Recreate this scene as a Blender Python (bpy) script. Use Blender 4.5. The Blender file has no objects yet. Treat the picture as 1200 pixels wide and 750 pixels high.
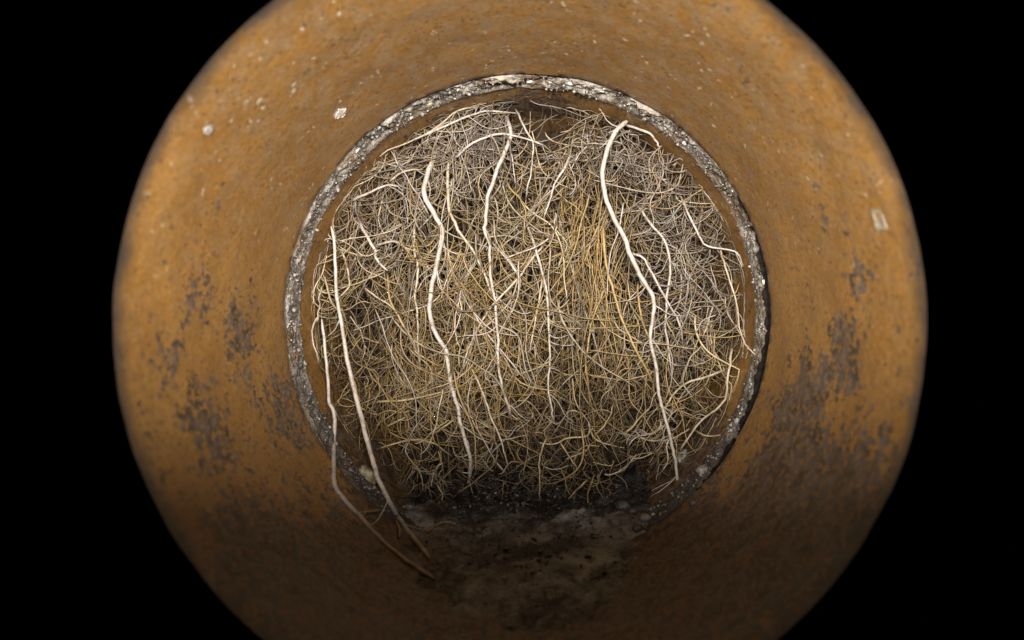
import bpy, bmesh, math, random
import numpy as np
from mathutils import Vector, noise

random.seed(7)
rng = np.random.default_rng(7)
scene = bpy.context.scene
COL = scene.collection

# ------------------------------------------------------------------ camera
F = 782.0                      # focal length in photo pixels (1200 wide)
VX, VY = 631.0, 358.0          # where the pipe axis vanishes in the photo
CX, CZ = 0.0034, 0.0034        # camera offset from the pipe axis
R = 0.075                      # pipe bore radius, metres
Y_MOUTH, Y_END, Y_FAR = 0.123, 0.207, 0.2192

cam_d = bpy.data.cameras.new('camera')
cam = bpy.data.objects.new('camera', cam_d)
COL.objects.link(cam)
cam.location = (CX, 0, CZ)
cam.rotation_euler = (math.pi / 2, 0, 0)
cam_d.sensor_width = 36
cam_d.lens = F / 1200 * 36
cam_d.shift_x = (600 - VX) / 1200
cam_d.shift_y = (VY - 375) / 1200
cam_d.clip_start, cam_d.clip_end = 0.005, 50
cam_d.dof.use_dof = True
cam_d.dof.focus_distance = 0.226
cam_d.dof.aperture_fstop = (cam_d.lens * 0.001) / 0.0021
scene.camera = cam

# ------------------------------------------------------------------ world, lamps, exposure
w = bpy.data.worlds.new('World')
scene.world = w
w.use_nodes = True
w.node_tree.nodes['Background'].inputs[0].default_value = (0, 0, 0, 1)
w.node_tree.nodes['Background'].inputs[1].default_value = 0
scene.view_settings.view_transform = 'Standard'
scene.view_settings.look = 'None'
scene.view_settings.gamma = 1
scene.view_settings.exposure = 0
scene.cycles.max_bounces = 4
scene.cycles.diffuse_bounces = 1


def spot(name, loc, target, power, size, blend, radius, colour, sx=1.0):
    d = bpy.data.lights.new(name, 'SPOT')
    d.energy, d.spot_size, d.spot_blend = power, math.radians(size), blend
    d.shadow_soft_size, d.color = radius, colour
    o = bpy.data.objects.new(name, d)
    COL.objects.link(o)
    o.location = loc
    o.rotation_euler = (Vector(target) - Vector(loc)).to_track_quat('-Z', 'Y').to_euler()
    o.scale = (sx, 1, 1)
    return o


# two LED heads of the inspection camera, left and right of the lens, tilted up
for s in (-1, 1):
    spot('inspection_lamp', (0.004 + s * 0.034, -0.070, 0.028), (0.004 + s * 0.004, 0.20, 0.0555),
         5.9, 51, 1.0, 0.003, (1.0, 0.955, 0.90), 2.7)


# ------------------------------------------------------------------ helpers
def P(px, py, Y):
    """point at depth Y seen at photo pixel (px, py)"""
    return np.array([CX + (px - VX) * Y / F, Y, CZ - (py - VY) * Y / F])


def wall(px, py, r=R):
    """where the view through a photo pixel meets the bore"""
    a, b = (px - VX) / F, -(py - VY) / F
    A, B, C_ = a * a + b * b, 2 * (a * CX + b * CZ), CX * CX + CZ * CZ - r * r
    Y = (-B + math.sqrt(B * B - 4 * A * C_)) / (2 * A)
    return np.array([CX + a * Y, Y, CZ + b * Y])


def fbm(p, scale, octaves=4):
    v, a, s = 0.0, 1.0, scale
    for _ in range(octaves):
        v += a * noise.noise(Vector(p) * s)
        a *= 0.5
        s *= 2.03
    return v


def tag(o, label=None, cat=None, group=None, kind=None):
    if label: o['label'] = label
    if cat: o['category'] = cat
    if group: o['group'] = group
    if kind: o['kind'] = kind
    return o


def mesh_obj(name, verts, faces, mat, parent=None, smooth=True, loc=None):
    me = bpy.data.meshes.new(name)
    verts = np.asarray(verts, dtype=np.float64)
    if loc is not None:
        verts = verts - np.asarray(loc)
    me.from_pydata(verts.tolist(), [], [tuple(f) for f in faces])
    for m in (mat if isinstance(mat, (list, tuple)) else [mat]):
        me.materials.append(m)
    if smooth:
        me.polygons.foreach_set('use_smooth', [True] * len(me.polygons))
    me.update()
    o = bpy.data.objects.new(name, me)
    COL.objects.link(o)
    if parent is not None:
        o.parent = parent
        pl = Vector(parent.location)
        o.location = (Vector(loc) if loc is not None else Vector((0, 0, 0))) - pl
    elif loc is not None:
        o.location = loc
    return o


# ------------------------------------------------------------------ materials
class N:
    def __init__(self, name):
        self.m = bpy.data.materials.new(name)
        self.m.use_nodes = True
        self.nt = self.m.node_tree
        self.bsdf = self.nt.nodes['Principled BSDF']

    def node(self, t, **kw):
        n = self.nt.nodes.new(t)
        for k, v in kw.items():
            setattr(n, k, v)
        return n

    def put(self, sock, v):
        if hasattr(v, 'is_output'):
            self.nt.links.new(v, sock)
        elif isinstance(v, (tuple, list)) and len(v) == 3 and sock.type == 'RGBA':
            sock.default_value = (*v, 1)
        else:
            sock.default_value = v

    def math(self, op, a, b=0.0, c=0.0, clamp=False):
        n = self.node('ShaderNodeMath', operation=op, use_clamp=clamp)
        for i, v in enumerate((a, b, c)):
            self.put(n.inputs[i], v)
        return n.outputs[0]

    def vmath(self, op, a, b=None, scale=None):
        n = self.node('ShaderNodeVectorMath', operation=op)
        self.put(n.inputs[0], a)
        if b is not None: self.put(n.inputs[1], b)
        if scale is not None: self.put(n.inputs['Scale'], scale)
        return n.outputs['Value'] if op in ('DISTANCE', 'LENGTH', 'DOT_PRODUCT') else n.outputs['Vector']

    def noise(self, vec, scale, detail=4, rough=0.55, color=False, dist=0.0):
        n = self.node('ShaderNodeTexNoise')
        self.put(n.inputs['Vector'], vec)
        n.inputs['Scale'].default_value = scale
        n.inputs['Detail'].default_value = detail
        n.inputs['Roughness'].default_value = rough
        n.inputs['Distortion'].default_value = dist
        return n.outputs['Color' if color else 'Fac']

    def voronoi(self, vec, scale, feature='F1', out='Distance', rnd=1.0):
        n = self.node('ShaderNodeTexVoronoi', feature=feature)
        self.put(n.inputs['Vector'], vec)
        n.inputs['Scale'].default_value = scale
        n.inputs['Randomness'].default_value = rnd
        return n.outputs[out]

    def ramp(self, v, lo, hi, a=0.0, b=1.0, smooth=True):
        n = self.node('ShaderNodeMapRange')
        n.interpolation_type = 'SMOOTHSTEP' if smooth else 'LINEAR'
        n.clamp = True
        for i, x in enumerate((v, lo, hi, a, b)):
            self.put(n.inputs[i], x)
        return n.outputs[0]

    def mix(self, f, a, b, blend='MIX'):
        n = self.node('ShaderNodeMix', data_type='RGBA', blend_type=blend)
        self.put(n.inputs[0], f)
        self.put(n.inputs[6], a)
        self.put(n.inputs[7], b)
        return n.outputs[2]

    def bump(self, h, strength, dist, normal=None):
        n = self.node('ShaderNodeBump')
        n.inputs['Strength'].default_value = strength
        n.inputs['Distance'].default_value = dist
        self.put(n.inputs['Height'], h)
        if normal is not None: self.put(n.inputs['Normal'], normal)
        return n.outputs[0]

    def coord(self):
        return self.node('ShaderNodeTexCoord').outputs['Object']

    def out(self, **kw):
        for k, v in kw.items():
            self.put(self.bsdf.inputs[k.replace('_', ' ')], v)
        return self.m


def clay_material(spots, bands):
    n = N('fired_clay')
    co = n.coord()
    sep = n.node('ShaderNodeSeparateXYZ')
    n.put(sep.inputs[0], co)
    x, y, z = sep.outputs
    ang = n.math('MULTIPLY', n.math('ARCTAN2', x, z), R)
    cmb = n.node('ShaderNodeCombineXYZ')
    n.put(cmb.inputs[0], ang)
    n.put(cmb.inputs[1], n.math('MULTIPLY', y, 0.62))
    flat = cmb.outputs[0]                                    # unrolled bore: around, along
    ring = n.vmath('MULTIPLY', flat, (0.9, 0.9, 1))         # marks stretched around the bore
    # clay body
    col = n.mix(n.ramp(n.noise(co, 38, 5, 0.6), 0.34, 0.68), (0.236, 0.110, 0.020), (0.295, 0.148, 0.034))
    col = n.mix(n.ramp(n.noise(co, 95, 4, 0.6), 0.42, 0.72, 0, 0.6), col, (0.200, 0.108, 0.036))
    col = n.mix(n.ramp(n.noise(flat, 620, 3, 0.6), 0.46, 0.72, 0, 0.55), col, (0.150, 0.070, 0.024))
    # dull film, strong towards the crown of the pipe
    crown = n.ramp(z, -0.01, 0.075)
    film = n.math('MULTIPLY', n.ramp(n.noise(ring, 260, 5, 0.65), 0.40, 0.66), n.math('MULTIPLY_ADD', crown, 0.60, 0.12))
    col = n.mix(film, col, (0.245, 0.162, 0.088))
    gr = n.noise(n.vmath('MULTIPLY', flat, (1.0, 1.0, 1)), 900, 4, 0.7)
    col = n.mix(n.ramp(gr, 0.52, 0.70, 0, 0.45), col, (0.120, 0.060, 0.022))
    col = n.mix(n.ramp(gr, 0.47, 0.30, 0, 0.60), col, (0.330, 0.190, 0.075))
    # pale mineral specks
    sv = n.voronoi(n.vmath('ADD', ring, n.vmath('SCALE', n.noise(co, 300, 2, color=True), scale=0.004)), 420)
    spk = n.math('MULTIPLY', n.ramp(sv, 0.12, 0.26, 1, 0), n.ramp(n.noise(co, 130, 3), 0.47, 0.62))
    spk = n.math('MULTIPLY', spk, n.math('MULTIPLY_ADD', crown, 0.75, 0.10))
    col = n.mix(spk, col, (0.62, 0.50, 0.36))
    # grey black silt film in blotches of small spots, with painted shade towards the invert
    wob = n.vmath('ADD', co, n.vmath('SCALE', n.vmath('SUBTRACT', n.noise(co, 170, 4, 0.6, True), (0.5, 0.5, 0.5)), scale=0.012))
    m_spot = None
    for p, rad, st in spots:
        d = n.vmath('DISTANCE', wob, tuple(p))
        v = n.ramp(d, rad * 0.35, rad * 1.1, st * .8, 0.0)
        m_spot = v if m_spot is None else n.math('MAXIMUM', m_spot, v)
    m_band = None
    for p, rad, st in bands:
        d = n.vmath('DISTANCE', wob, tuple(p))
        v = n.ramp(d, 0.0, rad, st, 0.0)
        m_band = v if m_band is None else n.math('MAXIMUM', m_band, v)
    low = n.math('ADD', n.ramp(z, 0.040, -0.070, 0.0, 0.36), n.ramp(z, -0.040, -0.070, 0.0, 0.75))  # second ramp paints the dark of the pipe bottom into the silt mask
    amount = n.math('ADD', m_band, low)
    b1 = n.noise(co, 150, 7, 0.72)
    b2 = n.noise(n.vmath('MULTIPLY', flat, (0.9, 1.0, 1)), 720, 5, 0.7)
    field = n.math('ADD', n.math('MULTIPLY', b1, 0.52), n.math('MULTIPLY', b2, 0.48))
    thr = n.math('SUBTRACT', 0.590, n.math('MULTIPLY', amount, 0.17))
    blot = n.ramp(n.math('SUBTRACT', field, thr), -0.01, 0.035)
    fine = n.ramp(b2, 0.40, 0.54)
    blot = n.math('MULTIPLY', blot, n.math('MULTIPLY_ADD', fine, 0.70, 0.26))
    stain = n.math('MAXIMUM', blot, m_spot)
    silt_shade_c = n.mix(n.ramp(n.noise(co, 240, 3), 0.35, 0.65), (0.026, 0.022, 0.020), (0.092, 0.078, 0.072))
    col = n.mix(n.math('MULTIPLY', stain, 0.95), col, silt_shade_c)
    rimy = n.math('ADD', y, n.math('MULTIPLY', n.math('SUBTRACT', n.noise(co, 120, 4), 0.5), 0.006))
    col = n.mix(n.ramp(rimy, Y_MOUTH + .0060, Y_MOUTH - .0005, 0, 0.92), col, (0.034, 0.029, 0.028))   # fade to dark at the mouth rim, painted into the colour
    # small dark pits
    pv = n.voronoi(n.vmath('MULTIPLY', flat, (0.8, 1, 1)), 760)
    pits = n.math('MULTIPLY', n.ramp(pv, 0.12, 0.24, 1, 0), n.ramp(n.noise(co, 90, 3), 0.40, 0.60))
    col = n.mix(n.math('MULTIPLY', pits, 0.75), col, (0.058, 0.036, 0.028))
    h = n.math('ADD', n.math('MULTIPLY', n.noise(ring, 420, 5, 0.6), 0.9), n.math('MULTIPLY', n.noise(co, 1500, 2), 0.35))
    h = n.math('ADD', h, n.math('MULTIPLY', stain, 0.22))
    h = n.math('ADD', h, n.math('SUBTRACT', n.math('MULTIPLY', spk, 0.5), n.math('MULTIPLY', pits, 0.6)))
    h = n.math('ADD', h, n.math('MULTIPLY', gr, 0.5))
    nr = n.bump(h, 0.36, 0.0006)
    rough = n.ramp(n.noise(co, 200, 3), 0.3, 0.7, 0.28, 0.48)
    return n.out(Base_Color=col, Roughness=rough, Normal=nr, Specular_IOR_Level=0.5)


def mortar_material():
    n = N('old_mortar')
    co = n.coord()
    col = n.mix(n.ramp(n.noise(co, 120, 5, 0.65), 0.36, 0.66), (0.085, 0.066, 0.048), (0.250, 0.215, 0.178))
    col = n.mix(n.ramp(n.noise(co, 900, 3, 0.6), 0.52, 0.70, 0, 0.8), col, (0.42, 0.38, 0.33))
    col = n.mix(n.ramp(n.noise(co, 75, 4, 0.6), 0.48, 0.60, 0, 0.75), col, (0.125, 0.070, 0.028))
    col = n.mix(n.ramp(n.noise(co, 700, 2), 0.55, 0.70, 0, 0.8), col, (0.030, 0.025, 0.022))
    z = n.node('ShaderNodeSeparateXYZ'); n.put(z.inputs[0], co)
    top = n.math('MULTIPLY', n.ramp(z.outputs[2], 0.035, 0.072, 0, 1), n.ramp(n.noise(co, 140, 4, 0.6), 0.42, 0.58))
    col = n.mix(n.math('MULTIPLY', top, 0.65), col, (0.42, 0.37, 0.31))      # pale crust at the crown
    col = n.mix(n.ramp(z.outputs[2], 0.0, -0.058, 0, 0.85), col, (0.045, 0.036, 0.030))   # darker low down
    h = n.math('ADD', n.noise(co, 420, 5, 0.7), n.math('MULTIPLY', n.noise(co, 1400, 3), 0.5))
    return n.out(Base_Color=col, Roughness=n.ramp(n.noise(co, 350, 3), 0.35, 0.65, 0.38, 0.7),
                 Normal=n.bump(h, 0.8, 0.0010), Specular_IOR_Level=0.4)


def stone_material(name, a, b, scale=300, rough=0.5, spec=0.5):
    n = N(name)
    co = n.coord()
    col = n.mix(n.ramp(n.noise(co, scale, 5, 0.65), 0.36, 0.66), a, b)
    return n.out(Base_Color=col, Roughness=rough, Normal=n.bump(n.noise(co, scale * 2.5, 4), 0.7, 0.0006), Specular_IOR_Level=spec)


def mud_material():
    n = N('wet_silt')
    co = n.coord()
    st = n.vmath('MULTIPLY', co, (0.8, 1.1, 1))
    col = n.mix(n.ramp(n.noise(st, 70, 6, 0.62), 0.36, 0.66), (0.030, 0.028, 0.028), (0.33, 0.33, 0.335))
    col = n.mix(n.ramp(n.noise(co, 260, 4, 0.6), 0.50, 0.68, 0, 0.7), col, (0.030, 0.025, 0.021))
    col = n.mix(n.ramp(n.noise(co, 48, 3), 0.54, 0.66, 0, 0.55), col, (0.090, 0.050, 0.020))
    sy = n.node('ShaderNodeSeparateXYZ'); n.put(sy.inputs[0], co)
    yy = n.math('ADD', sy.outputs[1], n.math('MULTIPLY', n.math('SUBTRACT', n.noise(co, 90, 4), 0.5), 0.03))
    col = n.mix(n.ramp(yy, 0.216, 0.224, 0, 0.9), col, (0.010, 0.008, 0.007))      # near black towards the foot of the roots
    h = n.math('ADD', n.noise(st, 190, 6, 0.65), n.math('MULTIPLY', n.noise(co, 900, 3), 0.3))
    return n.out(Base_Color=col, Roughness=n.ramp(n.noise(co, 120, 3), 0.35, 0.65, 0.10, 0.42),
                 Normal=n.bump(h, 1.0, 0.0022), Specular_IOR_Level=0.5)


def soil_material():
    n = N('packed_soil')
    co = n.coord()
    col = n.mix(n.ramp(n.noise(co, 180, 5, 0.65), 0.36, 0.66), (0.014, 0.010, 0.008), (0.050, 0.034, 0.022))
    return n.out(Base_Color=col, Roughness=0.8, Normal=n.bump(n.noise(co, 500, 4), 0.9, 0.001), Specular_IOR_Level=0.1)


def root_material(name='root_bark'):
    n = N(name)
    co = n.coord()
    at = n.node('ShaderNodeAttribute', attribute_name='tint')
    base = at.outputs['Color']
    col = n.mix(n.ramp(n.noise(co, 260, 4, 0.6), 0.40, 0.72, 0, 0.55), base, (0.30, 0.20, 0.105), 'MULTIPLY')
    col = n.mix(n.ramp(n.noise(co, 1100, 4, 0.65), 0.50, 0.70, 0, 0.65), col, (0.10, 0.062, 0.028))
    return n.out(Base_Color=col, Roughness=0.48, Normal=n.bump(n.noise(co, 1800, 3), 0.35, 0.0002), Specular_IOR_Level=0.4)


# ------------------------------------------------------------------ pipes
SPOTS = [(wall(px, py), rad, st) for px, py, rad, st in [
    (230, 515, .0022, .9), (263, 550, .0026, .9), (206, 424, .0022, .75), (236, 455, .0022, .7), (195, 405, .0016, .6),
    (340, 497, .0018, .5), (322, 470, .0016, .5), (1005, 313, .0026, .8), (1003, 430, .0026, .85), (962, 360, .0017, .6),
    (1068, 470, .0030, .7), (940, 455, .0030, .6), (244, 148, .0016, .5), (862, 72, .0018, .35), (985, 560, .0025, .7),
    (885, 660, .0035, .8), (960, 628, .0040, .6), (275, 635, .0024, .8), (318, 663, .0022, .6)]]
BANDS = [(wall(px, py), rad, st) for px, py, rad, st in [
    (935, 490, .024, 1.3), (920, 550, .030, 1.35), (965, 600, .028, 1.25), (870, 610, .022, 1.1), (985, 420, .018, .95),
    (1010, 330, .013, .55), (280, 385, .018, .78), (235, 350, .014, .58), (330, 480, .020, .78), (240, 500, .018, .66), (200, 420, .014, .5),
    (300, 640, .022, .85), (620, 720, .034, .95), (430, 690, .030, .9), (780, 690, .03, .9), (470, 650, .016, 1.1), (440, 600, .010, .9), (790, 640, .016, 1.1), (820, 600, .010, .9), (760, 700, .02, 1.1), (460, 720, .02, 1.1), (260, 250, .008, .35),
    (970, 250, .012, .40), (880, 90, .012, .35)]]
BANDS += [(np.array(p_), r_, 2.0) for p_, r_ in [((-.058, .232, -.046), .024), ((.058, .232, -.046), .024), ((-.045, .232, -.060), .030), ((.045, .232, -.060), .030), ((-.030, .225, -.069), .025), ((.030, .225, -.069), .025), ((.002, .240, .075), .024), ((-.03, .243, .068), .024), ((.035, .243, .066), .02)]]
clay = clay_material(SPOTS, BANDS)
mortar = mortar_material()
NT = 360


def revolve(profile, wob):
    """closed profile of (y, r, tag) turned about the pipe axis; wob(theta, y, r, tag) -> (dy, dr)"""
    v, f = [], []
    for (y, r, tg) in profile:
        for k in range(NT):
            t = 2 * math.pi * k / NT
            dy, dr = wob(t, y, r, tg)
            v.append(((r + dr) * math.sin(t), y + dy, (r + dr) * math.cos(t)))
    n = len(profile)
    for i in range(n):
        j = (i + 1) % n
        for k in range(NT):
            l = (k + 1) % NT
            f.append((i * NT + k, i * NT + l, j * NT + l, j * NT + k))
    return v, f


def sharpen(o, deg=35):
    o.data.set_sharp_from_angle(angle=math.radians(deg))


def clay_wob(t, y, r, tg):
    p = (math.sin(t) * .075, y, math.cos(t) * .075)
    if tg == 0:                                   # bore
        return 0, 0.00028 * fbm(p, 70, 3)
    if tg == 1:                                   # broken arris at the joint
        return 0.0016 * fbm(p, 130, 4) + 0.0007 * fbm(p, 420, 2), 0.0006 * fbm(p, 300, 2)
    return 0, 0


prof = [(Y_MOUTH + (Y_END - 0.0012 - Y_MOUTH) * i / 30, R, 0) for i in range(31)]
prof += [(Y_END, R + .0006, 1), (Y_END + .0002, R + .0020, 1), (Y_END, R + .006, 1), (Y_END, R + .012, 2),
         (Y_MOUTH + .026, R + .012, 2), (Y_MOUTH + .004, R + .0019, 2)]
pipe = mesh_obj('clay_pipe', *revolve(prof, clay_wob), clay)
sharpen(pipe)
tag(pipe, 'orange brown clay drain pipe, the near length with grey stains around its bore', 'pipe', 'lengths of clay pipe')

prof = [(Y_FAR, R + .012, 2), (Y_FAR, R + .005, 1), (Y_FAR, R + .0005, 1)]
prof += [(Y_FAR + .0012 + .12 * (i / 20) ** 1.5, R + .0001, 0) for i in range(21)]
prof += [(Y_FAR + .125, R + .012, 2)]
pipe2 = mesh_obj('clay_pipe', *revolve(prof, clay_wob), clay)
sharpen(pipe2)
tag(pipe2, 'far length of brown clay pipe, only a narrow lip showing inside the grey mortar ring', 'pipe', 'lengths of clay pipe')


# mortar in the open joint
def gap_width(t):                                  # share of the joint left open beside the near pipe, widest on the right
    a = math.degrees(t) % 360
    g = -0.06 + 0.09 * noise.noise(Vector((math.sin(t) * 4, math.cos(t) * 4, 4))) + 0.02 * noise.noise(Vector((math.sin(t) * 7, math.cos(t) * 9, 8)))
    if 55 < a < 142:
        g += 0.36 * math.sin((a - 55) / 87 * math.pi) ** 0.9
    return max(-.2, g)


def mortar_wob(t, y, r, tg):
    p = (math.sin(t) * .075, y, math.cos(t) * .075)
    if tg == 2:
        return 0, 0
    d = 0.0013 * fbm(p, 95, 3) + 0.0010 * fbm(p, 330, 4) + 0.00045 * fbm(p, 900, 2)
    e = (y - Y_END) / (Y_FAR - Y_END)
    wdt = gap_width(t)
    d += 0.0075 * min(1, max(0, (wdt - e) / .06 + .5))
    if e > .72:
        b = min(1, (e - .72) / .2)
        d = d * (1 - .8 * b) - .00045 * b
    return 0.0006 * fbm(p, 200, 3), d - 0.0002


prof = [(Y_END + .0010 + (Y_FAR - Y_END - .0012) * i / 40, R + .0003, 0) for i in range(41)]
prof += [(Y_FAR - .0003, R + .011, 2), (Y_END + .0008, R + .011, 2)]
NT = 720
ring = mesh_obj('mortar_ring', *revolve(prof, mortar_wob), [mortar, stone_material('gap_shade', (0.004, 0.003, 0.003), (0.014, 0.011, 0.009), 500, 0.8, 0.1)])  # near black second material paints the shade inside the open gap
for p_ in ring.data.polygons:
    c_ = p_.center
    g_ = gap_width(math.atan2(c_[0], c_[2]))
    if g_ > .03 and (c_[1] - Y_END) / (Y_FAR - Y_END) < g_ + .065:
        p_.material_index = 1
tag(ring, 'rough grey mortar ring crumbling in the open joint around the roots', 'mortar')


def chunk(name, c, ax, mat, parent=None, seed=0, rot=(0, 0, 0), sub=2, rough=0.28):
    bm = bmesh.new()
    bmesh.ops.create_icosphere(bm, subdivisions=sub, radius=1)
    from mathutils import Euler
    q = Euler(rot).to_matrix()
    for v in bm.verts:
        k = 1 + rough * noise.noise(v.co * 1.3 + Vector((seed * 3.7, 1, 2))) + rough * .5 * noise.noise(v.co * 3.1 + Vector((seed, 5, 2)))
        v.co = q @ Vector((v.co.x * k * ax[0], v.co.y * k * ax[1], v.co.z * k * ax[2]))
    bm.verts.ensure_lookup_table()
    vs = [tuple(np.array(v.co) + c) for v in bm.verts]
    fs = [tuple(v.index for v in f.verts) for f in bm.faces]
    bm.free()
    return mesh_obj(name, vs, fs, mat, parent, True, tuple(c))


pale = stone_material('pale_lime', (0.40, 0.36, 0.30), (0.70, 0.66, 0.60), 500, 0.45)
cream = stone_material('cream_mortar', (0.14, 0.115, 0.065), (0.33, 0.28, 0.18), 500, 0.5)
greyst = stone_material('grey_stone', (0.17, 0.150, 0.130), (0.36, 0.33, 0.30), 500, 0.5)
dark_st = stone_material('dark_stone', (0.045, 0.040, 0.036), (0.13, 0.12, 0.11), 400, 0.3)


def on_ring(px, py, dr=0.0):
    a = math.atan2(px - 618, -(py - 371))
    rr = math.hypot(px - 618, py - 371)
    Y = F * R / rr
    return np.array([(R - dr) * math.sin(a), Y, (R - dr) * math.cos(a)]), a


for i, (px, py, ln, wd, mt) in enumerate([
        (694, 105, .0080, .0014, pale), (668, 99, .0036, .0013, pale), (838, 192, .0046, .0010, cream),
        (503, 124, .0030, .0016, cream), (497, 134, .0022, .0014, cream), (417, 178, .0040, .0014, pale),
        (405, 196, .0024, .0012, pale), (800, 168, .0034, .0013, pale), (771, 140, .0020, .0012, pale),
        (480, 140, .0026, .0011, pale), (620, 97, .0022, .0011, pale), (645, 97, .0018, .0011, pale),
        (560, 105, .0020, .0010, cream), (384, 238, .0018, .0009, pale), (893, 330, .0024, .0009, pale)]):
    c, a = on_ring(px, py, -.0002)
    chunk('flake', c, (ln / 2, wd * .8, wd * .45), mt, ring, i, (0, a, 0), 2, .35)

# loose grit bonded to the mortar
gv, gf, gt = [], [], []
ico = bmesh.new(); bmesh.ops.create_icosphere(ico, subdivisions=1, radius=1)
IV = np.array([v.co[:] for v in ico.verts]); IF = np.array([[v.index for v in f.verts] for f in ico.faces]); ico.free()


def grit(n, place, smin, smax):
    vs, fs = [], []
    for i in range(n):
        c = place(i)
        s = smin + (smax - smin) * random.random() ** 2.5
        ax = np.array([random.uniform(.6, 1.3) for _ in range(3)]) * s
        j = 1 + rng.normal(0, .24, (len(IV), 1))
        vs.append(IV * j * ax + c)
        fs.append(IF + i * len(IV))
    return np.concatenate(vs), np.concatenate(fs)


def ring_place(i):
    while True:
        t = random.uniform(0, 2 * math.pi)
        y = Y_END + .0010 + (Y_FAR - Y_END - .0016) * random.random()
        if (y - Y_END) / (Y_FAR - Y_END) > gap_width(t) + .12: break
    _, d = mortar_wob(t, y, R, 0)
    r = R + d + .0001
    return np.array([r * math.sin(t), y, r * math.cos(t)])


for nm, cnt, mt in (('grit', 700, greyst), ('pale_grit', 36, pale), ('dark_grit', 900, dark_st)):
    tag(mesh_obj(nm, *grit(cnt, ring_place, .00015, .00075), mt, ring, False), kind='stuff')


# lime marks stuck on the near pipe
def patch(name, px, py, w_, h_, mt, seed, hollow=False):
    """thin crust on the bore: w_ around the bore, h_ along it; ragged outline"""
    c = wall(px, py)
    a0, y0 = math.atan2(c[0], c[2]), c[1]
    n = 40
    vs, fs, keep = [], [], {}
    for i in range(n + 1):
        for j in range(n + 1):
            u, v = i / n * 2 - 1, j / n * 2 - 1
            uu = u + .22 * noise.noise(Vector((u * 2.5, v * 2.5, seed))) ; vv = v + .22 * noise.noise(Vector((u * 2.5, v * 2.5, seed + 9)))
            m = max(abs(uu), abs(vv)) if hollow else math.hypot(uu, vv)
            nz = noise.noise(Vector((u * 4, v * 4, seed * 2.0))) + .6 * noise.noise(Vector((u * 9, v * 9, seed * 3.0)))
            edge = 1 - m
            if hollow:
                inner = m < .50
                h = .00016 if not inner else .00002 + .00012 * max(0, nz)
                if u * .5 + v < -.9: h *= .4
            else:
                h = .00016 * min(1, max(0, edge * .9 + .95 * nz - .12) * 3)
            if edge < .06 or (not hollow and h <= 0): h = -.0006
            r = R - h
            t = a0 + u * w_ / 2 / R
            vs.append((r * math.sin(t), y0 + v * h_ / 2, r * math.cos(t)))
    for i in range(n):
        for j in range(n):
            fs.append((i * (n + 1) + j, (i + 1) * (n + 1) + j, (i + 1) * (n + 1) + j + 1, i * (n + 1) + j + 1))
    o = mesh_obj(name, vs, fs, mt, pipe)
    return o


lime = stone_material('thin_lime', (0.20, 0.15, 0.085), (0.34, 0.28, 0.20), 420, 0.5)
o = patch('lime_patch', 1030, 257, .0050, .0046, lime, 3, True); o['label'] = 'pale squared lime mark on the right wall'
o = patch('lime_patch', 399, 133, .0040, .0060, pale, 5); o['label'] = 'white lime splash on the upper left wall'
o = patch('lime_patch', 244, 152, .0022, .0030, greyst, 8); o['label'] = 'small grey crust near the upper left rim'
o = patch('lime_patch', 305, 119, .0020, .0024, lime, 12); o['label'] = 'small grey crust on the upper left wall'

# ------------------------------------------------------------------ soil plug behind the roots, silt along the invert
vs, fs = [], []
NR, NA = 34, 120
for i in range(NR + 1):
    for k in range(NA):
        t = 2 * math.pi * k / NA
        r = (R + .002) * i / NR
        x, z = r * math.sin(t), r * math.cos(t)
        y = .2665 + .006 * (i / NR) ** 2 + .0035 * fbm((x, 0, z), 60, 4) - (.006 * max(0, -z / R - .55) / .45)
        vs.append((x, y, z))
for i in range(NR):
    for k in range(NA):
        l = (k + 1) % NA
        fs.append((i * NA + k, i * NA + l, (i + 1) * NA + l, (i + 1) * NA + k))
b0 = len(vs)
for k in range(NA):
    t = 2 * math.pi * k / NA
    vs.append(((R + .002) * math.sin(t), .335, (R + .002) * math.cos(t)))
for k in range(NA):
    l = (k + 1) % NA
    fs.append((NR * NA + k, NR * NA + l, b0 + l, b0 + k))
fs.append(tuple(range(b0, b0 + NA)))
soil = mesh_obj('soil', vs, fs, soil_material())
tag(soil, kind='structure')


def silt_z(x, y):
    pts = [(.120, -.0810), (.15, -.0772), (.165, -.0742), (.180, -.0714), (.19, -.0700), (.207, -.0682), (.235, -.0650), (.27, -.0615), (.30, -.062)]
    b = float(np.interp(y, [p[0] for p in pts], [p[1] for p in pts]))
    b += .16 * abs(x) ** 1.25
    return b + .0020 * fbm((x, y, 3), 75, 4) + .0016 * fbm((x, y, 9), 230, 4)


vs, fs = [], []
nx, ny = 110, 150
for i in range(nx + 1):
    for j in range(ny + 1):
        x = -.043 + .086 * i / nx
        y = .13 + .15 * j / ny
        vs.append((x, y, silt_z(x, y)))
for i in range(nx):
    for j in range(ny):
        a = i * (ny + 1) + j
        fs.append((a, a + ny + 1, a + ny + 2, a + 1))
off = len(vs)                                        # underside
for (x, y) in ((-.043, .13), (.043, .13), (.043, .28), (-.043, .28)):
    vs.append((x, y, -.084))
fs.append((off, off + 1, off + 2, off + 3))
edge = [i * (ny + 1) for i in range(nx + 1)]
fs.append(tuple([off] + edge + [off + 1]))
edge = [i * (ny + 1) + ny for i in range(nx + 1)][::-1]
fs.append(tuple([off + 2] + edge + [off + 3]))
silt = mesh_obj('silt', vs, fs, mud_material())
tag(silt, kind='structure')


def on_silt(px, py):
    for k in range(400):
        Y = .30 - k * .0004
        p = P(px, py, Y)
        if p[2] >= silt_z(p[0], p[1]) and k:
            return p
        if p[2] < silt_z(p[0], p[1]) and k == 0:
            pass
    return P(px, py, .2)


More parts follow.
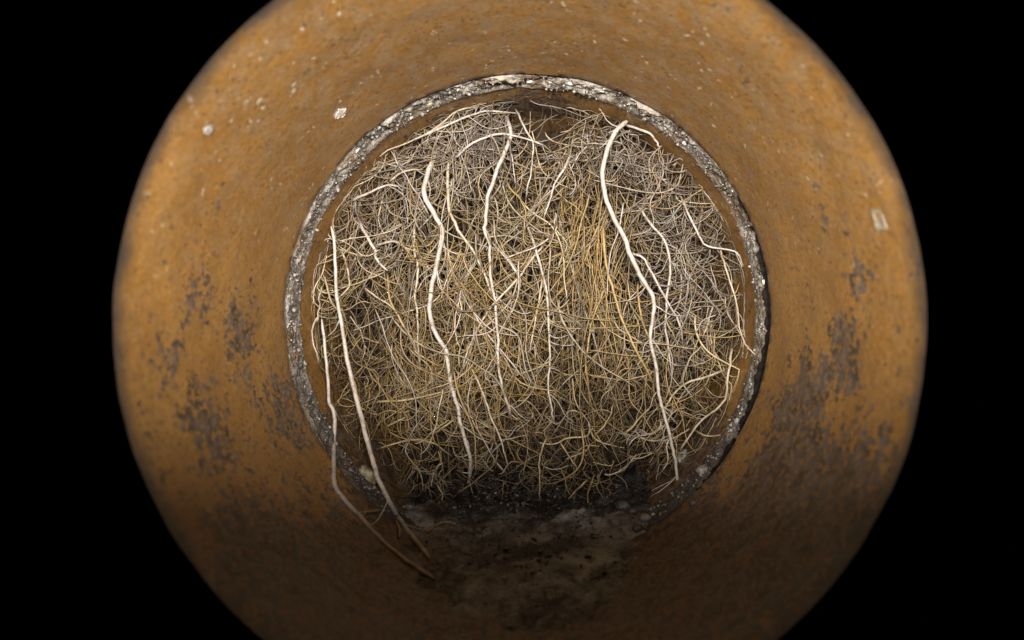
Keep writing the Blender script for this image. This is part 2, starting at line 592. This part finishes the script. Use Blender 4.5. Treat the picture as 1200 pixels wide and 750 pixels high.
def floor_pt(px, py):
    """nearest surface of silt or bore along the view ray"""
    Y = .13
    while Y < .262:
        p = P(px, py, Y)
        if p[2] < silt_z(p[0], p[1]) or math.hypot(p[0], p[2]) > R:
            return p
        Y += .0003
    return p


def silt_place(i):
    while True:
        y = random.triangular(.165, .255, .232)
        x = random.gauss(.004, .018)
        z = silt_z(x, y)
        if math.hypot(x, z) < R:
            return np.array([x, y, z])


tag(mesh_obj('gravel', *grit(700, silt_place, .0002, .0009), dark_st, None, False), kind='stuff')
for i, (px, py, sz, mt, lab) in enumerate([
        (825, 553, .0026, greyst, 'grey rounded pebble low on the right at the foot of the mortar ring'),
        (756, 608, .0022, greyst, 'small light pebble on the silt just left of the long right hand root tip'),
        (741, 600, .0017, dark_st, 'dark pebble on the silt under the right side of the roots'),
        (730, 594, .0028, dark_st, 'flat dark stone half buried in the silt below the roots on the right'),
        (747, 620, .0019, dark_st, 'dark pebble sunk in the silt nearest below the light pebble'),
        (812, 590, .0016, dark_st, 'small dark stone between the silt and the right pipe wall'),
        (560, 622, .0017, dark_st, 'small dark stone on the left part of the silt')]):
    c = floor_pt(px, py) + np.array([0, 0, sz * .15])
    tag(chunk('pebble', c, (sz, sz * .9, sz * .62), mt, None, i + 30, (0, 0, i)), lab, 'pebble', 'pebbles on the silt')
c = floor_pt(432, 560)
tag(chunk('mortar_lump', c + np.array([0, 0, .001]), (.0042, .0032, .0020), cream, None, 71, (0, .75, .2), 3, .5),
    'pale broken lump of mortar at the lower left foot of the ring', 'mortar lump')
c = floor_pt(799, 536)
tag(chunk('mortar_lump', c, (.0030, .0028, .0022), greyst, None, 75, (0, -.6, .2), 3, .5),
    'grey broken lump of mortar at the lower right foot of the ring', 'mortar lump')

# ------------------------------------------------------------------ roots
bark = root_material()
TINT = {'white': (0.41, 0.36, 0.31), 'pale': (0.40, 0.33, 0.235), 'gold': (0.31, 0.215, 0.085),
        'straw': (0.32, 0.245, 0.135), 'brown': (0.115, 0.078, 0.042), 'grey': (0.24, 0.20, 0.165)}


def catmull(pts, per):
    p = np.asarray(pts, float)
    p = np.vstack([2 * p[0] - p[1], p, 2 * p[-1] - p[-2]])
    out = []
    for i in range(1, len(p) - 2):
        for k in range(per):
            t = k / per
            a, b, c, d = p[i - 1], p[i], p[i + 1], p[i + 2]
            out.append(.5 * (2 * b + (c - a) * t + (2 * a - 5 * b + 4 * c - d) * t * t + (3 * b - a - 3 * c + d) * t ** 3))
    out.append(p[-2])
    return np.array(out)


def tubes(pts, rad, sides):
    """pts (n, m, 3), rad (n, m) -> verts, faces"""
    n, m, _ = pts.shape
    tan = np.gradient(pts, axis=1)
    tan /= np.linalg.norm(tan, axis=2, keepdims=True) + 1e-12
    ref = np.broadcast_to(np.array([.05, 1., .08]), tan.shape)
    u = np.cross(tan, ref); u /= np.linalg.norm(u, axis=2, keepdims=True) + 1e-9
    v = np.cross(tan, u)
    ang = np.arange(sides) * 2 * math.pi / sides
    ring_ = (u[:, :, None, :] * np.cos(ang)[None, None, :, None] + v[:, :, None, :] * np.sin(ang)[None, None, :, None])
    verts = (pts[:, :, None, :] + ring_ * rad[:, :, None, None]).reshape(-1, 3)
    i = np.arange(n)[:, None, None] * m * sides
    j = np.arange(m - 1)[None, :, None] * sides
    k = np.arange(sides)[None, None, :]
    k2 = (k + 1) % sides
    f = np.stack([i + j + k, i + j + k2, i + j + sides + k2, i + j + sides + k], axis=-1).reshape(-1, 4)
    return verts, f


def root_mesh(name, verts, faces, tint, parent=None, loc=None, prop=None):
    me = bpy.data.meshes.new(name)
    verts = np.asarray(verts)
    if loc is not None: verts = verts - np.asarray(loc)
    nv, nf = len(verts), len(faces)
    me.vertices.add(nv); me.vertices.foreach_set('co', verts.astype(np.float32).ravel())
    me.loops.add(nf * 4); me.loops.foreach_set('vertex_index', faces.astype(np.int32).ravel())
    me.polygons.add(nf)
    me.polygons.foreach_set('loop_start', np.arange(nf, dtype=np.int32) * 4)
    me.polygons.foreach_set('use_smooth', np.ones(nf, dtype=bool))
    at = me.attributes.new('tint', 'FLOAT_COLOR', 'POINT')
    c = np.ones((nv, 4), np.float32)
    c[:, :3] = tint
    at.data.foreach_set('color', c.ravel())
    me.materials.append(bark)
    me.update(calc_edges=True)
    o = bpy.data.objects.new(name, me)
    COL.objects.link(o)
    if loc is not None:
        o.location = loc
    if parent is not None:
        o.parent = parent
        o.location = Vector(o.location) - Vector(parent.location)
    return o


def confine(p, lim_far=R - .0008):
    """keep points inside the bore"""
    r = np.hypot(p[..., 0], p[..., 2])
    k = np.where(r > lim_far, lim_far / np.maximum(r, 1e-9), 1.0)
    p = p.copy()
    p[..., 0] *= k; p[..., 2] *= k
    return p


def grow(px, py, ang, Y, length, curl, m, ydrift, wiggle=0.0):
    """roots grown as random walks in photo pixels at depth Y; ang 0 = straight down, + = to the right"""
    n = len(px)
    step = length / (m - 1)
    a = np.empty((n, m)); a[:, 0] = ang
    drift = rng.normal(0, 1, (n, 1)) * curl[:, None] * .55
    kick = rng.normal(0, 1, (n, m)) * curl[:, None]
    vel = np.zeros(n); turn = np.zeros(n)
    for i in range(1, m):
        vel = .62 * vel + kick[:, i]
        turn = turn + vel + drift[:, 0]
        a[:, i] = a[:, 0] + 1.5 * np.tanh(turn / 1.5)
    X = px[:, None] + np.cumsum(np.sin(a), 1) * step[:, None]
    Z = py[:, None] + np.cumsum(np.cos(a), 1) * step[:, None]
    t = np.linspace(0, 1, m)[None, :]
    yy = Y[:, None] + ydrift[:, None] * (t - .5) + np.cumsum(rng.normal(0, .00035, (n, m)), 1)
    pts = np.stack([CX + (X - VX) * yy / F, yy, CZ - (Z - VY) * yy / F], axis=-1)
    return pts, X, Z


# ---- the roots that can be traced one by one: points in the photo, depth at top and foot, diameter in pixels
MAIN = [
    ('white', 7.5, .2290, .2330, [(517, 168), (507, 189), (500, 212), (499, 230), (510, 253), (516, 272), (511, 308), (506, 336), (505, 361), (512, 389), (525, 412), (529, 440), (533, 460), (538, 483), (545, 509), (552, 531), (553, 545), (548, 566)],
     'thickest pale root left of centre, snaking from near the crown to the foot'),
    ('white', 7.5, .2270, .2270, [(735, 142), (721, 154), (711, 179), (705, 207), (709, 232), (719, 254), (729, 270), (738, 296), (749, 321), (763, 344), (767, 367), (764, 397), (771, 427), (775, 463), (780, 491), (787, 519), (792, 541), (791, 572), (789, 589)],
     'long thick white root on the right, hooked at its top and ending on the silt'),
    ('white', 6.5, .2290, .2320, [(592, 132), (600, 156), (593, 179), (583, 204), (574, 232), (571, 258), (570, 272), (576, 288), (576, 306), (577, 336), (580, 355), (583, 399), (583, 432), (586, 453), (596, 478), (599, 491)],
     'white root falling from the top centre, bent left below its top'),
    ('white', 5.8, .2250, .1880, [(388, 265), (393, 296), (395, 346), (403, 392), (410, 430), (419, 473), (427, 506), (439, 544), (449, 572), (461, 597), (477, 622), (504, 655)],
     'long pale root on the left hanging over the ring onto the pipe floor'),
    ('white', 5.6, .2230, .1800, [(377, 374), (381, 427), (384, 468), (388, 486), (389, 524), (391, 560), (397, 578), (422, 606), (443, 631), (468, 652), (510, 680)],
     'leftmost straggling root, bending below the ring and lying along the near pipe wall'),
    ('pale', 5.0, .2300, .2320, [(530, 171), (525, 207), (526, 243), (533, 260), (540, 273), (558, 303), (571, 331), (578, 351)],
     'pale root slanting right from the upper centre until it meets the white centre root'),
    ('gold', 4.5, .2310, .2300, [(706, 255), (707, 283), (711, 316), (716, 334), (729, 372), (744, 407), (759, 436), (767, 452)],
     'golden root slanting right to join the long white right hand root'),
    ('white', 4.2, .2310, .2320, [(617, 262), (630, 301), (639, 344), (643, 392), (644, 422), (642, 450), (647, 476), (650, 496)],
     'white root hanging in the middle of the tangle, alone, ending below halfway'),
    ('pale', 3.4, .2310, .2330, [(636, 322), (632, 345), (627, 368), (622, 402), (622, 415)],
     'short pale root just left of the lone white middle root, leaning left'),
    ('white', 4.0, .2300, .2310, [(670, 180), (663, 196), (653, 212), (645, 236), (637, 260)],
     'short white root leaning left, out of the grey knot beside the hooked root'),
    ('white', 5.0, .2290, .2300, [(420, 258), (428, 274), (439, 293), (441, 303), (454, 317)],
     'short thick white root on the upper left with a blunt rounded end'),
    ('white', 3.8, .2295, .2300, [(439, 288), (452, 284), (462, 283), (472, 288), (482, 298)],
     'white root crossing sideways beside the blunt ended root on the upper left'),
    ('gold', 3.8, .2320, .2320, [(453, 318), (456, 340), (462, 359), (477, 387), (488, 402), (492, 415), (522, 433)],
     'golden root from the blunt root end curving down to the thickest pale root'),
    ('pale', 3.8, .2320, .2330, [(487, 250), (486, 296), (490, 316), (486, 346), (490, 372), (490, 412), (492, 446)],
     'straight pale root hanging just left of the thickest pale root'),
    ('pale', 3.8, .2310, .2320, [(640, 285), (629, 296), (604, 328), (578, 356), (558, 389), (547, 414), (540, 436)],
     'pale root crossing the centre on a long diagonal down to the left'),
    ('white', 4.0, .2300, .2310, [(576, 283), (593, 303), (606, 323), (607, 334), (600, 362), (594, 376)],
     'white root branching right off the centre root and bending back at a knee'),
    ('pale', 3.2, .2320, .2330, [(556, 306), (551, 322), (545, 341), (537, 372), (538, 399), (546, 416)],
     'thin pale root bowed left between the thickest root and the centre root'),
    ('pale', 3.4, .2320, .2330, [(551, 428), (565, 458), (573, 488), (583, 511), (591, 529), (596, 552)],
     'pale root slanting right below the centre of the tangle'),
    ('straw', 3.8, .2310, .2320, [(439, 471), (458, 470), (474, 469), (502, 463), (527, 457)],
     'straw root lying nearly level, touching the thickest root from the left'),
    ('straw', 3.2, .2320, .2320, [(441, 527), (467, 519), (492, 515), (512, 521), (530, 535)],
     'straw root arched like a bridge low on the left of the tangle'),
    ('straw', 3.6, .2320, .2320, [(505, 509), (520, 500), (536, 489)],
     'short straw root rising right to the lower part of the thickest root'),
    ('straw', 3.6, .2315, .2315, [(451, 501), (464, 494), (478, 487)],
     'short straw root tilted up to the right, above the arched one'),
    ('pale', 4.0, .2300, .2330, [(854, 431), (830, 441), (805, 448), (792, 458), (782, 473), (777, 484)],
     'pale root arching out from the right lip and down to the long white root'),
    ('pale', 4.0, .2270, .2300, [(858, 405), (853, 432), (850, 460), (840, 478), (823, 491), (807, 514), (796, 530)],
     'pale root hugging the lower right lip of the far pipe'),
    ('straw', 2.8, .2230, .2200, [(813, 504), (830, 511), (853, 508), (864, 502)],
     'thin root lying across the mortar ring at the lower right'),
    ('pale', 3.0, .2290, .2150, [(842, 285), (848, 306), (861, 344), (866, 372), (871, 399), (886, 416), (900, 423)],
     'thin pale root at the far right, its tip crossing the mortar ring'),
    ('white', 3.2, .2290, .2250, [(797, 228), (807, 250), (823, 280), (833, 289), (856, 293), (866, 298), (874, 318)],
     'white root on the upper right bending level towards the ring'),
    ('white', 4.2, .2300, .2310, [(745, 238), (761, 262), (777, 281), (785, 306), (783, 346), (780, 382), (785, 412), (788, 446)],
     'white root hanging just right of the long hooked root, nearly straight'),
    ('white', 3.6, .2285, .2310, [(739, 296), (754, 303), (762, 318), (777, 346), (795, 377), (800, 407)],
     'thin white root forking right off the hooked root at mid height'),
    ('white', 3.8, .2265, .2270, [(731, 146), (747, 151), (761, 157), (768, 166), (774, 174)],
     'white root running right from the hooked top of the long right hand root'),
    ('gold', 3.4, .2310, .2310, [(748, 330), (749, 356), (757, 382), (765, 410), (768, 432)],
     'golden root close on the left of the long white right hand root'),
    ('gold', 3.6, .2320, .2320, [(710, 335), (703, 353), (691, 384), (686, 415), (687, 440), (691, 463)],
     'golden root bowing left at the right of centre'),
    ('white', 3.8, .2290, .2290, [(470, 171), (505, 156), (540, 141), (558, 134), (573, 130), (609, 133)],
     'white root following the arch under the top lip, left of the crown'),
    ('white', 4.0, .2280, .2290, [(530, 188), (545, 174), (558, 165), (583, 157), (606, 160), (630, 167), (640, 172)],
     'white root crossing level over the top of the centre root'),
    ('white', 3.2, .2285, .2300, [(604, 128), (614, 148), (624, 166), (624, 192), (620, 214), (616, 234)],
     'thin white root falling from the crown just right of the centre root'),
    ('white', 4.0, .2285, .2290, [(412, 236), (419, 231), (431, 225), (452, 217), (470, 219)],
     'white root bent over like a hook at the upper left edge of the tangle'),
    ('pale', 3.6, .2285, .2290, [(456, 213), (467, 204), (482, 199), (497, 199)],
     'short whitish root rising to the right above the hook at the upper left'),
    ('pale', 3.0, .2300, .2310, [(837, 355), (829, 378), (822, 398)],
     'short pale root leaning left, alone near the right side'),
    ('grey', 3.0, .2320, .2320, [(802, 280), (795, 294), (789, 309)],
     'short greyish root leaning left at the upper right of the tangle'),
    ('straw', 3.2, .2310, .2310, [(731, 509), (748, 492), (768, 471)],
     'straw root on the lower right rising to the long white root'),
    ('straw', 3.0, .2320, .2320, [(695, 512), (708, 499), (715, 487), (719, 472)],
     'straw root with a bent tip low at the right of centre'),
    ('straw', 3.0, .2320, .2310, [(655, 516), (667, 534), (679, 554)],
     'straw root slanting right at the foot of the tangle, right of centre'),
    ('straw', 3.0, .2310, .2290, [(641, 509), (634, 530), (631, 552), (633, 586)],
     'straw root hanging to the silt at the middle of the foot of the tangle'),
    ('straw', 3.4, .2300, .2270, [(689, 561), (677, 573), (666, 585)],
     'short root lying slanted on the dark foot of the tangle, right of centre'),
    ('pale', 3.0, .2290, .2300, [(378, 371), (371, 372), (366, 382), (365, 398), (370, 414), (374, 428)],
     'small looped root at the left lip of the far pipe'),
    ('pale', 3.0, .2300, .2310, [(400, 290), (406, 308), (409, 330), (403, 343), (389, 355)],
     'pale root curving like a bracket at the left edge'),
    ('pale', 3.0, .2310, .2320, [(426, 336), (440, 347), (456, 357), (470, 368)],
     'thin pale root slanting right on the left part of the tangle'),
]

# things resting on the near pipe floor need their foot on the surface
made = []
PROPS = []
for tint, dia, y0, y1, pts2, lab in MAIN:
    stray = abs(y1 - y0) > .02
    dia *= .90 if stray else (.76 if dia > 5 else .74)
    c2 = catmull(pts2, 5)
    # small natural kinks
    k = np.linspace(0, 1, len(c2))
    kx = np.cumsum(rng.normal(0, .9, len(c2))); kx -= np.linspace(kx[0], kx[-1], len(c2))
    c2[:, 0] += kx * .6
    yy = y0 + (y1 - y0) * (k ** 2.2 if abs(y1 - y0) > .02 else k) + .0008 * np.sin(k * 9 + dia * 7)
    if abs(y1 - y0) < .02:
        if not (dia > 5.5 and c2[0, 0] > 700): yy = yy + .008 * np.exp(-k / .05)
        if c2[-1, 1] < 580 and c2[-1, 0] < 880 and not lab.startswith('short thick'): yy = yy + .007 * np.exp(-(1 - k) / .045)
    p3 = np.stack([CX + (c2[:, 0] - VX) * yy / F, yy, CZ - (c2[:, 1] - VY) * yy / F], axis=-1)
    if abs(y1 - y0) > .02:                          # strays: let the lower part lie on the bore / silt
        for i in range(len(p3)):
            q = floor_pt(c2[i, 0], c2[i, 1])
            if q[1] < p3[i, 1] + .002 or i > len(p3) * .82:
                lift = .0007
                d = q - np.array([CX, 0, CZ]); d /= np.linalg.norm(d)
                p3[i] = q - d * lift
    rad = dia / 2 * .232 / F * ((.62 + .36 * np.clip(k * 2.2, 0, 1)) if stray else (1 - .38 * k ** 1.6)) * (1 + .10 * np.cumsum(rng.normal(0, .18, len(c2))) * np.exp(-2 * abs(k - .5)))
    rad = np.clip(rad, .00018, None)
    rad[-1] *= .45; rad[0] *= .55
    v, f = tubes(p3[None], rad[None], 8)
    o = root_mesh('root', v, f, TINT[tint], loc=tuple(p3[0]))
    tag(o, lab, 'root', 'roots that stand out of the tangle')
    made.append((o, c2, yy, p3, dia, tint))

# side rootlets of the traced roots
for o, c2, yy, p3, dia, tint in made:
    L = np.sum(np.hypot(*np.diff(c2, axis=0).T))
    cnt = max(1, int(L / 30)) if dia < 4.2 else int(L / 22)
    if o.location.y < .2262 and c2[-1, 0] < 520: cnt = 2
    for _ in range(cnt):
        i = random.randint(2, len(c2) - 3)
        dx, dy = c2[i + 1] - c2[i - 1]
        a = math.atan2(dx, dy) + random.choice((-1, 1)) * random.uniform(.45, 1.1)
        ln = random.uniform(10, 55)
        y_ = p3[i, 1]
        q, X, Z = grow(np.array([c2[i, 0]]), np.array([c2[i, 1]]), np.array([a]), np.array([y_]), np.array([ln]),
                       np.array([.16]), 9, np.array([random.uniform(0, .006)]))
        q = q[0] - q[0, 0] + p3[i]
        q = confine(q)
        q[:, 1] = np.maximum(q[:, 1], p3[i, 1] - .0005)
        rd = dia * random.uniform(.22, .42) / 2 * .232 / F * np.linspace(1, .45, 9)
        v, f = tubes(q[None], np.clip(rd, .00012, None)[None], 5)
        root_mesh('side_root', v, f, TINT[tint], parent=o, loc=tuple(q[0]))


# ---- regions of the tangle (photo pixels) -----------------------------------------------------------
def sample_disc(n, cx=614, cy=372, r=247):
    out = []
    while len(out) < n:
        x, y = random.uniform(-1, 1), random.uniform(-1, 1)
        if x * x + y * y < 1 and cy + y * r < 585:
            px, py = cx + x * r, cy + y * r
            keep = 1.0
            if px < 455: keep *= .62
            if py > 510: keep *= .95
            if px > 800: keep *= .95
            if 600 < px < 668 and py < 188: keep *= .12
            keep *= .70 + .9 * noise.noise(Vector((px / 38, py / 60, 3)))
            if random.random() > keep: continue
            out.append((cx + x * r, cy + y * r))
    return np.array(out)


def field(px, py):
    """direction (0 = down), spread, curl, length, tint weights for a place in the tangle"""
    if py < 185 and px < 655:      # arching whitish roots under the crown
        return (1.2 if px > 585 else -1.1), .60, .13, (45, 130), (.44, .20, .02, .08, .14, .12)
    if py < 225 and 640 < px < 770:   # grey knot
        return 0, 1.4, .30, (25, 70), (.16, .14, .03, .14, .20, .33)
    if px > 760 and py < 400:      # paler right side
        return -.15, .45, .19, (40, 110), (.30, .18, .05, .12, .20, .15)
    if 440 < px < 620 and 250 < py < 500:   # golden left centre
        return 0, .32, .12, (50, 150), (.10, .20, .40, .18, .10, .02)
    if 665 < px < 725 and 235 < py < 490:   # golden bundle
        return -.05, .18, .07, (80, 190), (.03, .12, .50, .18, .15, .02)
    if px < 470 and py < 330:      # whitish loose roots at the upper left
        return -.25, .75, .17, (40, 110), (.28, .22, .04, .14, .22, .10)
    if px < 455:
        return .1, .65, .18, (35, 110), (.06, .20, .14, .24, .30, .06)
    if py > 540:
        return 0, .9, .22, (15, 50), (.04, .08, .06, .24, .42, .16)
    if py > 470:
        return 0, 1.1, .22, (18, 60), (.02, .10, .16, .30, .38, .04)
    return 0, .36, .14, (45, 140), (.08, .18, .18, .26, .25, .05)


KEYS = ('white', 'pale', 'gold', 'straw', 'brown', 'grey')
TARR = np.array([TINT[k] for k in KEYS])


def sample_boxes(n, boxes):
    """points in soft clumps: (x, y, half width, half height, share)"""
    out = []
    while len(out) < n:
        x, y, a, b, _ = random.choices(boxes, [q[4] for q in boxes])[0]
        px, py = random.gauss(x, a * .55), random.gauss(y, b * .55)
        if abs(px - 626) < 24 and py < 186: continue          # open hollow under the crown
        if (px - 614) ** 2 + (py - 372) ** 2 < 246 ** 2: out.append((px, py))
    return np.array(out)


def batch(n, ylo, yhi, m, rlo, rhi, len_k, curl_k, depth_shade=1.0, boxes=None, wts=None, bias=None):  # depth factor: shade deep in the tangle is painted into the tint
    s = sample_disc(n) if boxes is None else sample_boxes(n, boxes)
    ang = np.empty(n); curl = np.empty(n); ln = np.empty(n); ti = np.empty(n, int)
    for i, (x, y) in enumerate(s):
        b, sp, c, (l0, l1), wt = field(x, y)
        ang[i] = b + max(-1.5 * sp, min(1.5 * sp, random.gauss(0, sp))); curl[i] = c * curl_k * random.uniform(.5, 1.3)
        ln[i] = random.uniform(l0, l1) * len_k
        if wts: wt = wts
        if bias: wt = [q * b_ for q, b_ in zip(wt, bias)]
        ti[i] = rng.choice(6, p=np.array(wt) / sum(wt))
    Y = rng.uniform(ylo, yhi, n)
    rim = np.clip(np.hypot(s[:, 0] - 614, s[:, 1] - 372) / 247, 0, 1) ** 5
    Y = Y - rim * (Y - .2295) * .85
    # start half a length upstream so that roots are centred on the sample
    px = s[:, 0] - np.sin(ang) * ln * .5
    py = s[:, 1] - np.cos(ang) * ln * .5
    pts, X, Z = grow(px, py, ang, Y, ln, curl, m, rng.normal(0, .005, n))
    pts[..., 1] = np.clip(pts[..., 1], .2275, .2655)
    pts = confine(pts, R - .0004)
    rr = rng.uniform(0, 1, n) ** 1.8 * (rhi - rlo) + rlo
    t = np.linspace(0, 1, m)[None]
    rad = rr[:, None] * (1 - .45 * t)
    rad[:, 0] *= .6; rad[:, -1] *= .5
    # feet do not sink below the silt surface
    tint = TARR[ti] * rng.uniform(.62, 1.15, (n, 1)) * rng.uniform(.96, 1.04, (n, 3)) * depth_shade
    tint *= np.array([max(.45, min(1.3, .95 + .8 * noise.noise(Vector((x / 60, y / 85, 11))))) for x, y in s])[:, None]   # cleaner and muddier clumps
    return pts, rad, np.clip(tint, 0, .85), s, ti


# ---- individual finer roots: 240 that show largest after the traced ones
MARKS = [('the thickest snaking root', 0), ('the hooked white root', 1), ('the white centre root', 2), ('the long left root', 3),
         ('the leftmost stray root', 4), ('the golden slanting root', 6), ('the lone middle root', 7), ('the blunt white root', 10),
         ('the long diagonal root', 14), ('the level straw root', 18), ('the arched straw root', 19), ('the arching lip root', 22),
         ('the lip hugging root', 23), ('the far right root', 25), ('the bent white root', 26), ('the bowed golden root', 31),
         ('the white arch root', 32), ('the level crown root', 33), ('the left hook root', 35), ('the short foot root', 42)]
MARK_PTS = [(nm, np.asarray(made[i][1])) for nm, i in MARKS]
COLOUR = {0: 'whitish', 1: 'pale', 2: 'golden', 3: 'straw', 4: 'brown', 5: 'greyish'}
REGION = {'crown': 'thin roots under the crown', 'knot': 'thin roots of the grey knot', 'right': 'thin roots on the right side',
          'gold': 'thin roots in the left centre', 'bundle': 'thin roots of the golden bundle', 'left': 'thin roots on the left edge',
          'foot': 'thin roots at the foot', 'middle': 'thin roots in the middle'}


def thin_label(mid, ends, bend, tint_i):
    """what it looks like and which of the traced roots it hangs beside"""
    best = None
    for nm, q in MARK_PTS:
        d = np.hypot(q[:, 0] - mid[0], q[:, 1] - mid[1])
        k = int(d.argmin())
        if best is None or d[k] < best[0]:
            best = (d[k], nm, k / (len(q) - 1), q[k])
    d, nm, f, at = best
    dx, dy = ends
    lean = 'level' if abs(dx) > 2.2 * abs(dy) else ('upright' if abs(dx) < .3 * abs(dy) else ('right leaning' if dx * dy > 0 else 'left leaning'))
    shape = 'curled ' if bend > 1.35 else ('bowed ' if bend > 1.12 else '')
    where = 'top' if f < .33 else ('foot' if f > .67 else 'middle')
    if abs(mid[0] - at[0]) > abs(mid[1] - at[1]):
        side = 'right of' if mid[0] > at[0] else 'left of'
    else:
        side = 'below' if mid[1] > at[1] else 'above'
    near = 'touching' if d < 5 else (('just ' if d < 22 else 'well ') + side)
    if shape == 'curled ': lean = 'thin'
    return f'thin {COLOUR[tint_i]} {shape}{lean if lean != "thin" else ""} root'.replace('  ', ' ') + f' {near} the {where} of {nm}'


def region(px, py):
    if py < 185 and px < 655: return 'crown'
    if py < 225 and 640 < px < 770: return 'knot'
    if px > 770 and py < 400: return 'right'
    if 440 < px < 620 and 250 < py < 500: return 'gold'
    if 665 < px < 725 and 235 < py < 490: return 'bundle'
    if px < 455: return 'left'
    if py > 470: return 'foot'
    return 'middle'


pts, rad, tint, s, ti = batch(240, .2290, .2360, 24, .00018, .00038, 1.20, .85, 1.0, bias=(1.4, 1.6, 1, 1, .35, .7))
for i in range(len(pts)):
    g = region(*s[i])
    v, f = tubes(pts[i:i + 1], rad[i:i + 1], 6)
    o = root_mesh('thin_root', v, f, tint[i], loc=tuple(pts[i, 0]))
    q = np.stack([VX + (pts[i, :, 0] - CX) * F / pts[i, :, 1], VY - (pts[i, :, 2] - CZ) * F / pts[i, :, 1]], -1)
    e = q[-1] - q[0]
    L = np.hypot(*np.diff(q, axis=0).T).sum()
    tag(o, thin_label(q[len(q) // 2], e, L / max(1, np.hypot(*e)), int(ti[i])), 'root', REGION[g])

# ---- like labels: say which is the upper and which the lower one
by = {}
for o_ in [o_ for o_ in COL.objects if o_.name.startswith('thin_root')]:
    by.setdefault(o_['label'], []).append(o_)
for lab, os_ in by.items():
    if 2 <= len(os_) <= 3:
        os_.sort(key=lambda q: -(q.location.z + sum(v.co.z for v in q.data.vertices) / len(q.data.vertices)))
        for q, wd in zip(os_, ('upper', 'lower') if len(os_) == 2 else ('uppermost', 'middle', 'lowest')):
            q['label'] = lab.replace('thin', wd, 1)

# ---- the rest of the tangle, past counting
VV, FF, TT, off = [], [], [], 0


def take(pts, rad, tint, sides):
    global off
    v, f = tubes(pts, rad, sides)
    VV.append(v); FF.append(f + off); off += len(v)
    TT.append(np.repeat(tint, pts.shape[1] * sides, axis=0))


def forks(pts, rad, tint, n, m, length, rk):
    """side rootlets that leave the given roots at an acute angle and thin out"""
    i = rng.integers(0, len(pts), n)
    k = rng.integers(2, pts.shape[1] - 2, n)
    st = pts[i, k]
    tn = pts[i, k + 1] - pts[i, k - 1]
    a = np.arctan2(tn[:, 0], -tn[:, 2]) + rng.choice([-1, 1], n) * rng.uniform(.3, 1.1, n)
    px, py = VX + (st[:, 0] - CX) * F / st[:, 1], VY - (st[:, 2] - CZ) * F / st[:, 1]
    q, _, _ = grow(px, py, a, st[:, 1], rng.uniform(.3, 1, n) * length, rng.uniform(.14, .42, n), m, rng.normal(0, .004, n))
    q = q - q[:, :1] + st[:, None]
    q[..., 1] = np.clip(q[..., 1], .2275, .2655)
    q = confine(q, R - .0004)
    r_ = np.clip(rad[i, k] * rk, .00007, None)[:, None] * np.linspace(1, .4, m)[None]
    return q, r_, tint[i] * rng.uniform(.8, 1.1, (n, 1))


CLUMPS = [(568, 162, 46, 32, 1.5), (700, 185, 60, 38, 1.6), (815, 300, 45, 95, 1.8), (450, 235, 45, 50, .8), (775, 215, 45, 35, .8), (500, 195, 50, 35, .8)]
GOLDS = [(480, 350, 38, 75, 1.0), (575, 400, 45, 95, 1.6), (693, 360, 26, 110, 1.2), (520, 450, 70, 55, .9), (470, 470, 50, 50, .6), (640, 330, 45, 90, .5)]
pa, ra, ta = batch(470, .2310, .2420, 18, .00013, .00028, 1.1, 1.15, .90, bias=(1.2, 1.6, 1, 1, .6, .8))[:3]
pb, rb, tb = batch(850, .2370, .2560, 13, .00013, .00028, 1.0, 1.0, .40)[:3]  # darker tint paints the shade among deeper roots
pc, rc, tc = batch(900, .2480, .2655, 11, .00016, .00034, 1.0, 1.1, .30)[:3]  # darkest tint, painted shade at the back of the tangle
pd, rd_, td = batch(330, .2300, .2400, 16, .00013, .00028, .8, 1.3, .88, CLUMPS, (.45, .15, 0, 0, .05, .35))[:3]
pe, re_, te = batch(420, .2310, .2420, 18, .00012, .00026, .9, 1.2, .92, GOLDS, (.04, .20, .55, .16, .05, 0))[:3]
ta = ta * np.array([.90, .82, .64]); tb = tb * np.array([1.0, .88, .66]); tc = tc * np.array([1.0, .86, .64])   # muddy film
td = td * np.array([.88, .83, .78]); te = te * np.array([.95, .86, .66])
take(pa, ra, ta, 5); take(pb, rb, tb, 4); take(pc, rc, tc, 3); take(pd, rd_, td, 5); take(pe, re_, te, 5)
take(*forks(pts, rad, tint, 1100, 9, 40, .50), 4)          # off the individual thin roots
take(*forks(pa, ra, ta, 1300, 8, 30, .58), 3)
take(*forks(pd, rd_, td, 850, 8, 22, .60), 3)
take(*forks(pe, re_, te, 1000, 8, 26, .58), 3)
take(*forks(pb, rb, tb, 1000, 8, 32, .60), 3)
o = root_mesh('root_tangle', np.concatenate(VV), np.concatenate(FF), np.concatenate(TT))
tag(o, kind='stuff')

# ---- root bits lying on the floor of the near pipe
for px, lab in (
        ([(418, 604), (432, 602), (447, 600)], 'short straw root bit lying level on the pipe floor between the two stray roots'),
        ([(464, 612), (468, 622), (468, 632)], 'tiny forked root bit beside the foot of the long left root'),
        ([(500, 626), (512, 617), (524, 614), (535, 617)], 'curled brown root bit on the silt right of the stray roots')):
    c2 = catmull(px, 6)
    p3 = np.array([floor_pt(*q) for q in c2]) + np.array([0, 0, .0006])
    r_ = np.full(len(p3), .00042); r_[0] *= .5; r_[-1] *= .4
    v, f = tubes(p3[None], r_[None], 6)
    tag(root_mesh('root_bit', v, f, TINT['straw'], loc=tuple(p3[0])), lab, 'root bit', 'root bits on the floor')
